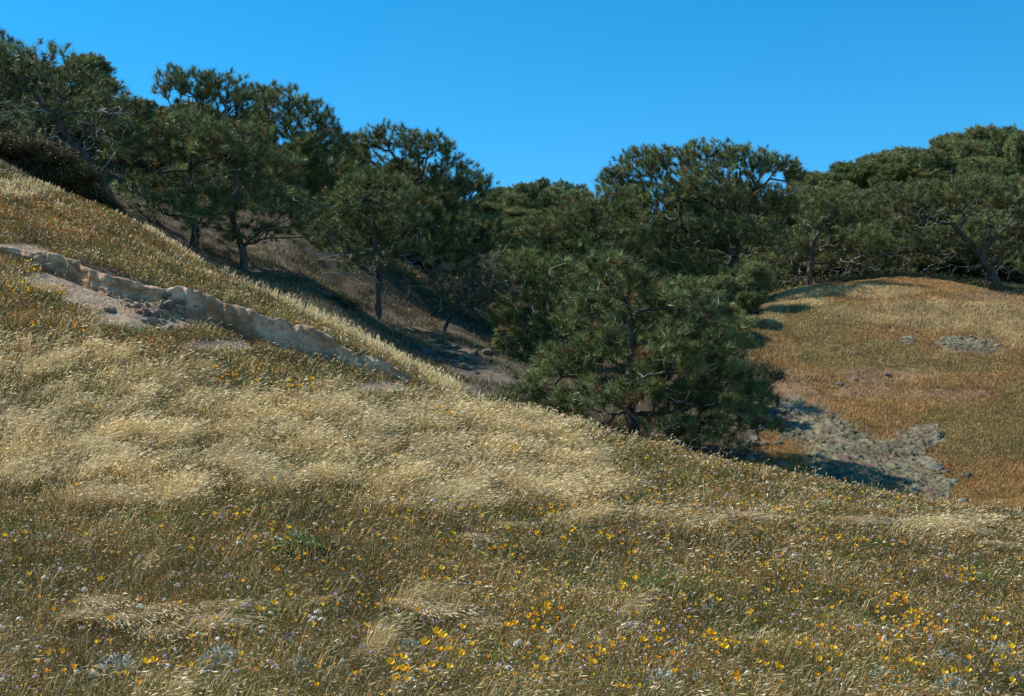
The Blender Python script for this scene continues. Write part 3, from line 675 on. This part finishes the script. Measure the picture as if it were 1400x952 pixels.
# ---------------------------------------------------------------- pines
def tubes(P0, P1, R0, R1, k=5):
    """one tapered prism per branch segment"""
    d = nrm(P1 - P0); ref = np.where(np.abs(d[:, 2:3]) < .9, np.array([[0, 0, 1.]]), np.array([[1., 0, 0]]))
    a = nrm(np.cross(d, ref)); b = np.cross(d, a); th = np.arange(k) * 2 * math.pi / k
    ring = a[:, None, :] * np.cos(th)[None, :, None] + b[:, None, :] * np.sin(th)[None, :, None]
    P1 = P1 + d * (R1 * .5)[:, None]
    V = np.concatenate([P0[:, None] + ring * R0[:, None, None], P1[:, None] + ring * R1[:, None, None]], 1)
    n = len(P0); base = np.arange(n)[:, None] * 2 * k; i = np.arange(k); j = (i + 1) % k
    q = np.stack([i, j, j + k, i + k], -1).reshape(1, -1) + base
    return V.reshape(-1, 3), q.reshape(-1, 4)

class Net:
    def __init__(s, poly, r):
        s.r = r; s.n = 0; s.cap = 60000
        s.p = np.zeros((s.cap, 3)); s.par = np.full(s.cap, -1); s.pl = np.zeros(s.cap); s.limb = np.full(s.cap, -1)
        s.add(poly[0], -1, -1)
        for q in poly[1:]: s.path(s.n - 1, q, -1, wob=.04)
    def add(s, q, par, limb):
        i = s.n; s.p[i] = q; s.par[i] = par; s.limb[i] = limb
        s.pl[i] = 0 if par < 0 else s.pl[par] + np.linalg.norm(s.p[par] - q); s.n += 1; return i
    def path(s, a, b, limb, wob=.12, stp=.22):
        pa = s.p[a].copy(); b = np.asarray(b, float); L = np.linalg.norm(b - pa); m = max(1, int(math.ceil(L / stp)))
        off = s.r.normal(size=3) * L * wob; off2 = s.r.normal(size=3) * L * wob * .5; off[2] -= L * wob * .5
        for i in range(1, m + 1):
            t = i / m; q = pa + (b - pa) * t + off * math.sin(math.pi * t) + off2 * math.sin(2 * math.pi * t); a = s.add(q, a, limb)
        return a
    def connect(s, q, limb=None, bf=.35, wob=.1, lo=0):
        n = s.n; d = np.linalg.norm(s.p[:n] - q, axis=1); c = d + bf * s.pl[:n]; c[:lo] = 1e9
        up = s.p[:n, 2] - q[2]; c = c + np.maximum(up, 0) * .8
        a = int(np.argmin(c)); return s.path(a, q, s.limb[a] if limb is None else limb, wob)

def pine(trunk, lobes, seed, ntuft, tl=.19, tone=(.048, .070, .024), tone2=(.175, .20, .072), dead=.35, brown=.06, nn=46, r0=.0034, nw=.012, deadlow=.5):
    """trunk: polyline, lobes: (centre, radii); all metres, base near the origin. Returns meshes"""
    r = np.random.default_rng(seed)
    net = Net([np.asarray(t, float) for t in trunk], r); ntr = net.n
    order = sorted(range(len(lobes)), key=lambda i: np.linalg.norm(lobes[i][0] - np.asarray(trunk[-1])))
    for i in order:
        c, rd = lobes[i]
        net.connect(c - np.array([0, 0, rd[2] * .35]), i, .25, .07, lo=max(1, ntr // 4))
    vol = np.array([l[1][0] * l[1][2] + l[1][1] * l[1][2] for l in lobes]); share = vol / vol.sum()
    tips = []
    for i, (c, rd) in enumerate(lobes):
        m = max(6, int(ntuft * share[i]))
        v = nrm(r.normal(size=(m * 3, 3))); v = v[(v[:, 2] > -.45)][:m]
        rad = .35 + .65 * np.sqrt(r.random(len(v)))
        rad[:len(v) // 6] *= r.uniform(1.05, 1.3, len(v) // 6); lump = .72 + .6 * fbm(v[:, 0] * 1.7 + seed + i * 3, v[:, 1] * 1.7 + v[:, 2] * 1.3, 2)
        tips.append(np.c_[c + v * rd * (rad * lump)[:, None], np.full(len(v), i)])
    tips = np.vstack(tips); cen = tips[:, :3].mean(0)
    tips = tips[np.argsort(np.linalg.norm(tips[:, :3] - np.asarray(trunk[-1]), axis=1))]
    tn = []
    for t in tips: tn.append(net.connect(t[:3], None, .22, .08, lo=max(1, ntr // 3)))
    live = net.n; nd = int(ntuft * dead * .22); dn0 = net.n; dn = []
    lo_z = tips[:, 2].min(); hi_z = tips[:, 2].max()
    for _ in range(nd):
        c, rd = lobes[r.integers(len(lobes))]
        q = c + r.normal(size=3) * rd * np.array([.6, .6, .45]) - np.array([0, 0, rd[2] * deadlow])
        dn.append(net.connect(q, None, .15, .16, lo=max(1, ntr // 4)))
    n = net.n; par = net.par[:n]; P = net.p[:n]; lim = net.limb[:n]
    w = np.zeros(n); w[tn] = 1; w[dn] = .35
    for i in range(n - 1, 0, -1): w[par[i]] += w[i]
    rad = r0 * np.sqrt(np.maximum(w, .5))
    rad[:ntr] *= 1 + .5 * np.exp(-np.linalg.norm(P[:ntr] - P[0], axis=1) / .35)
    out = {}
    e = np.arange(1, n); pe = par[e]; R1 = rad[e]; R0 = np.minimum(rad[pe], rad[e] * 1.18)
    R0[:ntr - 1] = rad[pe][:ntr - 1]
    def part(mask, k=5):
        if not mask.any(): return None
        v, q = tubes(P[pe[mask]], P[e[mask]], R0[mask] + .003 * (e[mask] >= dn0), R1[mask] + .004 * (e[mask] >= dn0), k)
        return v, q, np.repeat((e[mask] >= dn0).astype(int), k)
    out['trunk'] = part(lim[e] == -1, 8); out['limbs'] = [part(lim[e] == i, 5) for i in range(len(lobes))]
    # needle tufts
    td = P[tn] - P[par[tn]]; td = nrm(nrm(td) + np.array([0, 0, .7])); m = len(tn)
    ts = r.uniform(.8, 1.35, m) * tl
    D = np.repeat(td, nn, 0); B = np.repeat(P[tn], nn, 0); S = np.repeat(ts, nn)
    th = r.uniform(.1, 1.35, m * nn); pv = nrm(np.cross(D, r.normal(size=(m * nn, 3))))
    nd_ = D * np.cos(th)[:, None] + pv * np.sin(th)[:, None]; nd_[:, 2] -= .08
    b0 = B - D * (r.random(m * nn) * S * .75)[:, None]; b1 = b0 + nd_ * (S * r.uniform(.75, 1.15, m * nn))[:, None]
    sv = nrm(np.cross(nd_, r.normal(size=(m * nn, 3)))) * (nw * .5 * S / .19)[:, None]
    V = np.stack([b0 - sv, b0 + sv, b1], 1).reshape(-1, 3)
    tcol = mixc(tone, tone2, np.clip(r.random(m) ** 1.2, 0, 1)); tcol[r.random(m) < brown] = (.15, .085, .035)
    cc = np.repeat(tcol, nn, 0) * r.uniform(.75, 1.25, (m * nn, 1))
    out['crown'] = (V, np.arange(len(V)).reshape(-1, 3), np.repeat(cc, 3, 0))
    return out
def make_tree(name, loc, g, label, cat='tree', group=None, bark=None, leafm=None):
    root = empty(name, loc); tag(root, label, cat, group); bark = bark or M_BARK
    obj('trunk', npmesh('trunk', g['trunk'][0], Q=g['trunk'][1], mats=[bark, M_DEAD], mi=g['trunk'][2], smooth=True), root)
    for l in g['limbs']:
        if l is not None: obj('limb', npmesh('limb', l[0], Q=l[1], mats=[bark, M_DEAD], mi=l[2], smooth=True), root)
    V, T, c = g['crown']; obj('crown', npmesh('crown', V, T=T, cols=satur(c * 1.28, 1.08), mats=[leafm or M_NEEDLE]), root)
    return root
def hero(label, base, trunkpx, lobespx, seed, dens=1.0, name='pine_tree', deep=.55, **kw):
    bx, by, Y = base; loc = at(bx, by, Y); loc[2] = hs(loc[0], loc[1]); r = np.random.default_rng(seed + 500)
    tr = [np.array([0, 0, -.15])]
    for i, (a, b) in enumerate(trunkpx): tr.append(at(a, b, Y + r.normal() * .12) - loc)
    m = Y / F; cw = (max(l[0] + l[2] for l in lobespx) - min(l[0] - l[2] for l in lobespx)) * m * .5
    lob = []; area = 0
    for i, (cx, cy, rx, ry) in enumerate(lobespx):
        dy = r.uniform(-1, 1) * deep * cw * (.5 + .5 * (cy > min(l[1] for l in lobespx) + 30))
        c = at(cx, cy, Y) + np.array([0, dy, 0]) - loc
        lob.append((c, np.array([rx * m, (rx + ry) * .5 * m, ry * m]) * 1.06)); area += rx * ry * m * m
    tl = kw.pop('tl', .19)
    n = int(area * 150 * dens * (.19 / tl) ** 1.6)
    return make_tree(name, loc, pine(tr, lob, seed, n, tl=tl, **kw), label)

hero('dark leaning pine with bare grey limbs at the upper left edge', (158,286,38), [(148,262),(118,214),(82,168),(45,125)],
     [(60,78,50,28),(140,128,42,28),(15,105,50,38),(95,115,55,32),(165,140,26,20),(-40,80,50,40),(120,165,45,25),(50,150,50,30)], 1, 1.1, dead=1.6, deadlow=1.3, tone=(.04,.056,.024))
hero('spreading pine with straight trunk at the head of the bank', (268,342,40), [(265,300),(261,255),(262,205)],
     [(195,205,50,40),(250,180,55,30),(300,215,42,40),(180,255,40,26),(255,245,55,38),(155,180,22,24),(225,285,50,22),(295,280,40,24)], 2, 1.3, dead=.8)
hero('pine with bent trunk just right of the straight trunked one', (333,373,39.5), [(328,330),(322,285),(326,225)],
     [(325,205,44,36),(372,232,44,38),(392,290,48,30),(322,262,44,38),(285,305,40,22),(425,300,34,28),(350,320,50,20)], 3, 1.35, dead=.8)
hero('tall pine with a lone tuft spire standing highest against the sky', (290,290,48), [(285,240),(275,190)],
     [(232,115,22,28),(262,120,34,28),(300,122,38,30),(340,138,38,32),(262,165,50,28),(320,175,55,32),(300,220,60,30)], 4, 1.6, dead=.5)
hero('rounded pine with dark trunk behind the bent trunked pine', (415,288,47), [(416,240),(412,195)],
     [(388,148,40,30),(424,165,38,32),(448,195,30,30),(375,185,40,32),(430,215,42,28),(395,235,50,30),(440,255,40,30)], 5, 1.6, dead=.5)
hero('lone pine with a clean pale trunk on the bare slope', (513,437,42), [(516,400),(519,360),(512,310)],
     [(510,262,48,32),(468,295,40,36),(552,302,36,36),(512,320,50,38),(462,338,34,24),(565,345,28,22),(500,365,44,14)], 6, 1.3, dead=.9)
hero('flat topped pine spreading behind the lone slope pine', (590,398,50), [(600,350),(590,300),(565,250)],
     [(500,200,34,20),(540,196,40,20),(585,212,44,28),(620,240,36,26),(648,262,26,26),(555,240,55,30),(610,285,46,34),(500,240,45,34),(470,225,24,28),(570,300,44,34)], 7, 1.7, dead=.5)
hero('small greyish sparse pine with a crooked stem at the ravine rim', (604,460,42), [(610,445),(622,425),(630,408)],
     [(620,392,32,26),(660,378,32,32),(650,412,40,20),(600,380,20,18),(690,400,22,22)], 8, .75, dead=2.2, deadlow=.1, tone=(.085,.085,.048), tone2=(.15,.14,.09))
hero('young bushy pine between the slope pines and the ravine', (648,428,48), [(645,380),(645,330)],
     [(640,315,42,30),(680,330,38,36),(640,355,38,32),(690,375,32,34),(610,345,30,30)], 9, 1.4, dead=.5)
hero('bushy pine with big tufts just left of the front pine', (742,520,43), [(742,470),(745,420),(750,380)],
     [(722,430,40,40),(762,385,46,36),(715,372,30,30),(780,440,46,40),(700,475,30,36),(740,480,44,30),(690,430,22,30),(720,510,46,28),(770,545,40,20)], 10, 1.25, tl=.22, dead=.7)
hero('dense middle pine behind the front pine in the saddle', (800,446,51), [(800,400),(800,340)],
     [(780,300,38,34),(835,290,42,36),(765,345,42,34),(830,345,55,38),(800,390,60,34),(740,320,26,30)], 12, 1.5, dead=.5)
hero('large spreading pine with forked trunks on the ravine edge', (1005,424,53.5), [(1002,395),(1004,365),(1010,325)],
     [(838,250,22,24),(872,232,34,26),(915,222,42,26),(962,220,42,22),(1012,222,40,24),(1055,232,34,20),(1086,240,14,20),(880,275,52,38),(950,272,52,38),(1025,270,48,36),
      (1072,275,26,26),(920,325,55,34),(870,330,45,34),(985,330,50,30),(1050,320,36,28),(910,375,55,26),(980,395,50,22)], 13, 1.9, dead=.9)
hero('broad front pine low in the ravine with twin trunks', (867,604,33.8), [(860,560),(858,520),(866,470),(862,430)],
     [(860,395,52,32),(805,430,48,38),(910,438,52,38),(962,472,48,38),(1005,462,32,32),(835,475,52,38),(770,500,48,36),(722,540,40,26),(905,500,52,36),(985,520,46,30),(940,550,46,26),(800,548,52,26),(690,548,22,18),(1035,545,24,22),(870,540,50,24),(960,578,48,20),(1005,565,34,20),(910,580,34,16),(760,565,44,20),(930,410,40,26),(830,370,40,22),(715,572,40,14),(1015,585,46,15),(825,590,42,11),(925,596,44,12),(970,600,40,12)], 14, 1.6, tl=.22, dead=1.0, deep=.4)
hero('rounded pine with pale twigs at the left end of the mound', (1106,392,57), [(1108,365),(1115,325)],
     [(1120,285,34,34),(1160,295,40,36),(1088,335,34,26),(1130,335,46,32),(1060,362,30,18),(1175,335,36,28)], 15, 1.4, dead=1.0)
hero('wide pine with a trunk leaning left on top of the mound', (1372,398,58), [(1355,370),(1330,335),(1300,305)],
     [(1222,285,40,32),(1270,272,46,32),(1330,270,50,32),(1390,282,46,32),(1240,328,46,30),(1300,330,56,30),(1195,345,40,26),(1370,335,50,30),(1430,300,40,40)], 16, 1.4, dead=1.2, tone=(.042,.052,.02))
hero('low thin pine behind the crown of the mound', (1180,388,60), [(1182,365),(1185,345)],
     [(1170,350,32,22),(1205,360,34,18),(1235,365,26,14)], 17, .8, dead=1.5)
hero('dark pine filling the upper left corner behind the leaning one', (-10,205,47), [(-8,160),(0,110)],
     [(0,75,40,30),(-50,60,50,40),(40,110,50,36),(0,140,60,40),(60,160,50,34),(20,190,60,30)], 18, 1.1, dead=.7, tone=(.035,.05,.022))

# ---- stand of pines behind: six models, copied
VAR = []
def variant(seed, wide):
    r = np.random.default_rng(seed); H = 5.0; lob = []
    for k in range(24):
        a = r.uniform(0, 6.28); q = math.sqrt(r.random()) * wide * .62
        lob.append((np.array([q * math.cos(a), q * math.sin(a), r.uniform(.55, 4.3) - .25 * q]), np.array([.8, .8, .8]) * r.uniform(.55, 1.15)))
    lob.append((np.array([0, 0, 4.3]), np.array([.9, .9, .6])))
    return pine([(0, 0, -.4), (.05, .05, 1.2), (.1, -.05, 2.6)], lob, seed, 3000, tl=.25, dead=.5, nn=38, nw=.015, tone=(.055, .078, .026) if seed % 2 else (.08, .10, .038), tone2=(.17, .20, .07) if seed % 2 else (.24, .26, .11))
VG = [variant(200 + i, 1.9 + .2 * i) for i in range(5)]
PROTO = [None] * 5
def copy_tree(o):
    c = o.copy(); COL.objects.link(c)
    for ch in o.children:
        d = ch.copy(); COL.objects.link(d); d.parent = c
    return c
def stand(px_, top, Y, wpx, label, group, vi):
    x = (px_ - PCX) / F * Y; zt = float(at(px_, top, Y)[2]); z0 = float(hs(x, Y))
    sz = (zt - z0) / 4.95; w = wpx * Y / F / 5.0
    sz = max(sz, .35)
    if PROTO[vi] is None:
        o = PROTO[vi] = make_tree('pine_tree', (x, Y, z0), VG[vi], label, 'tree', group)
    else:
        o = copy_tree(PROTO[vi]); o.location = (x, Y, z0)
        tag(o, label, 'tree'); 
        if group: o['group'] = group
        elif 'group' in o: del o['group']
    o.scale = (w, w, sz); o.rotation_euler = (0, 0, rng.uniform(0, 6.28))
FAR = [(110,75,58,120,'pine behind the leaning pine at upper left',None),(190,150,56,100,'pine filling the notch left of the tuft spire',None),(475,190,58,100,'pine behind the rounded pine and the flat topped one',None)]
for i, (a, b, Y, w, lab, grp) in enumerate(FAR): stand(a, b, Y, w, lab, grp, i % 5)
for k, x_ in enumerate(np.linspace(655, 815, 12)):
    stand(x_, 243 + ((x_ - 735) / 68) ** 2 * 20 + rng.uniform(-3, 10), rng.uniform(90, 104), rng.uniform(62, 84), 'small pine in the packed row rounding the distant saddle', 'pines rounding the distant saddle', k % 5)
for k, x_ in enumerate(np.linspace(1095, 1470, 19)):
    stand(x_, np.interp(x_, [1095, 1130, 1180, 1260, 1320, 1365, 1400, 1480], [256, 232, 212, 197, 180, 170, 178, 176]) + rng.uniform(-4, 14), rng.uniform(76, 88), rng.uniform(75, 105), 'pine in the packed row along the far right ridge', 'pines along the far right ridge', (k * 2) % 5)
GAP = [(700,290,84,110),(760,285,84,110),(650,295,74,110),(720,315,70,120),(790,310,72,120),(850,300,74,120),(560,275,70,120),(1120,270,70,120),(1190,262,70,130),(1260,250,72,130),(1330,240,70,130),(1400,240,70,130),
 (690,350,58,110),(760,350,60,110),(930,300,68,130),(1010,290,68,130),(1080,300,66,120),(330,190,60,130),(250,190,58,120),(400,230,60,130),(480,270,58,130),(550,300,58,130),(620,320,58,110),
 (30,160,54,130),(110,180,52,120),(1230,290,66,120),(1310,280,66,120),(1390,285,66,120),(1150,310,64,120),(870,380,56,120),(950,380,58,110),(840,430,48,90),(690,410,52,90),(1460,260,66,130),(-60,120,56,130),(640,275,95,100),(820,275,95,100),(1040,285,90,110),
 (140,170,50,120),(200,200,50,120),(265,215,54,120),(320,235,54,120),(370,255,54,120),(440,265,54,120),(510,290,56,110),(580,320,57,100),(60,150,50,120),(-20,100,52,130),
 (1110,235,84,110),(1170,225,84,120),(1230,225,80,120),(1290,220,80,130),(1360,215,78,130),(1430,225,78,130),(1150,255,76,120),(1220,250,74,130),(1290,250,74,130),(1370,250,74,130),
 (1190,320,62,110),(1270,310,63,120),(1350,300,63,130),(1420,300,62,130),(700,320,78,110),(750,330,74,110),(800,340,66,110),(740,380,58,110),(660,370,56,100),(830,320,80,110),(900,290,84,110),(960,270,88,110),
 (910,340,62,120),(990,340,62,110),(1060,330,61,100),(890,420,52,100),(960,410,56,100),(600,350,54,90),(985,425,46,90),(1030,415,48,80),(930,440,42,90),(1010,370,57,110),(660,400,50,80),(875,258,63,110),(940,246,63,120),(1005,246,63,120),(1060,262,62,90),(545,215,57,100),(605,248,57,90),(270,140,55,95),(340,150,55,105),(415,180,55,95),(640,275,60,90),
 (880,505,39.5,105),(960,520,38.5,100),(800,490,40,105),(1010,545,37.5,60),(860,450,45,110),(970,470,44,90)]
for i, (a, b, Y, w) in enumerate(GAP):
    stand(a, b, Y, w, 'green pine packed into the stand behind the front pines', 'pines packed into the stand', (i * 3 + 1) % 5)

# ---------------------------------------------------------------- shrubs
def shrub(label, base, lobespx, seed, c0, c1, n, leaf=.05, group=None):
    bx, by, Y = base; loc = at(bx, by, Y); loc[2] = hs(loc[0], loc[1]); r = np.random.default_rng(seed); m = Y / F
    net = Net([np.array([0, 0, -.08]), np.array([0, 0, .12])], r); tips = []
    for (cx, cy, rx, ry) in lobespx:
        c = at(cx, cy, Y) - loc; k = max(8, n // len(lobespx) // 22)
        v = nrm(r.normal(size=(k, 3))); v[:, 2] = np.abs(v[:, 2]) - .3
        tips.append(c + np.array([0, r.normal() * .15, 0]) + v * np.array([rx, (rx + ry) / 2, ry]) * m * r.uniform(.5, 1, (k, 1)))
    tips = np.vstack(tips); tn = [net.connect(t, -1, .4, .1) for t in tips]
    nn_ = net.n; par = net.par[:nn_]; w = np.zeros(nn_); w[tn] = 1
    for i in range(nn_ - 1, 0, -1): w[par[i]] += w[i]
    rad = .004 * np.sqrt(np.maximum(w, .5)); e = np.arange(1, nn_)
    tv, tq = tubes(net.p[par[e]], net.p[e], np.minimum(rad[par[e]], rad[e] * 1.2), rad[e], 4)
    root = empty('shrub', loc); tag(root, label, 'shrub', group)
    obj('stems', npmesh('stems', tv, Q=tq, mats=[M_BARK]), root)
    L = 22; cen = np.repeat(net.p[tn], L, 0) + r.normal(size=(len(tn) * L, 3)) * .075; ax = rdir(len(cen), r, .4); wv = nrm(np.cross(ax, rdir(len(cen), r)))
    cols = np.repeat(mixc(c0, c1, r.random(len(tn))), L, 0) * r.uniform(.7, 1.3, (len(cen), 1))
    V, q, c = flecks(cen, ax, wv, leaf * r.uniform(.7, 1.4, len(cen)), leaf * .45 * r.uniform(.7, 1.3, len(cen)), cols)
    obj('foliage', npmesh('foliage', V, Q=q, cols=c, mats=[M_LEAF]), root)
shrub('long dark green shrub with brownish tips hugging the crest at upper left', (90,286,33.5), [(15,202,38,20),(45,208,36,20),(78,222,36,20),(110,245,34,20),(45,235,38,20),(80,252,40,24),(115,268,36,22),(148,288,18,14),(95,280,45,18),(60,262,36,20)], 301, (.035, .042, .017), (.14, .095, .036), 70000, .055)
shrub('dark green shrub cut by the left border above the long one', (10,240,34), [(0,205,36,24),(-30,215,40,26),(20,225,30,20)], 302, (.035, .042, .017), (.13, .10, .04), 30000, .055)
shrub('low dark shrub under the front pine at the shaded mound foot', (1040,530,38.5), [(1035,505,28,14),(1060,515,20,10)], 303, (.03, .035, .015), (.07, .07, .03), 2600)
shrub('low dull green bush on the left part of the mound top', (1180,388,57), [(1160,382,34,8),(1200,382,34,8),(1240,384,30,7)], 304, (.05, .055, .02), (.12, .11, .05), 5200)
shrub('low dark bush below the leaning trunk on the mound top', (1330,400,57), [(1300,392,34,9),(1345,400,36,9),(1385,408,30,9)], 305, (.03, .037, .016), (.08, .08, .035), 5200)
shrub('small dark bush on the slope left of the lone pine', (465,418,39), [(458,410,18,8),(480,420,16,7)], 306, (.035, .035, .017), (.10, .085, .045), 1500)

# ---------------------------------------------------------------- light, sky, camera
EL = math.radians(46); AZ = math.radians(-80)            # sun high, to the left and a little behind the pines
sv = Vector((math.sin(AZ) * math.cos(EL), math.cos(AZ) * math.cos(EL), math.sin(EL)))
sun = bpy.data.lights.new('sun', 'SUN'); sun.energy = 4.8; sun.angle = math.radians(.5); sun.color = (1, .925, .80)
so = bpy.data.objects.new('sun', sun); link(so); so.rotation_euler = sv.to_track_quat('Z', 'Y').to_euler(); so.location = (0, 0, 40)
w = bpy.data.worlds.new('World'); sc.world = w; w.use_nodes = True; nt = w.node_tree
bg = nt.nodes['Background']; sky = nt.nodes.new('ShaderNodeTexSky'); sky.sky_type = 'NISHITA'; sky.sun_disc = False
sky.sun_elevation = EL; sky.sun_rotation = AZ; sky.altitude = 2500; sky.air_density = 1.0; sky.dust_density = 0.0; sky.ozone_density = 4.0
hsn = nt.nodes.new('ShaderNodeHueSaturation'); hsn.inputs['Saturation'].default_value = 1.34; hsn.inputs['Hue'].default_value = .484
nt.links.new(sky.outputs[0], hsn.inputs['Color']); nt.links.new(hsn.outputs[0], bg.inputs['Color']); bg.inputs['Strength'].default_value = .135
cam = bpy.data.cameras.new('camera'); cam.lens = 50; cam.sensor_width = 36; cam.clip_end = 2000
co = bpy.data.objects.new('camera', cam); link(co); co.location = (0, 0, 0); co.rotation_euler = (math.pi / 2 + PITCH, 0, 0)
sc.camera = co
vs = sc.view_settings; vs.view_transform = 'Standard'; vs.look = 'None'; vs.gamma = 1; vs.exposure = .63; vs.use_curve_mapping = False
sc.cycles.max_bounces = 6; sc.cycles.use_denoising = True
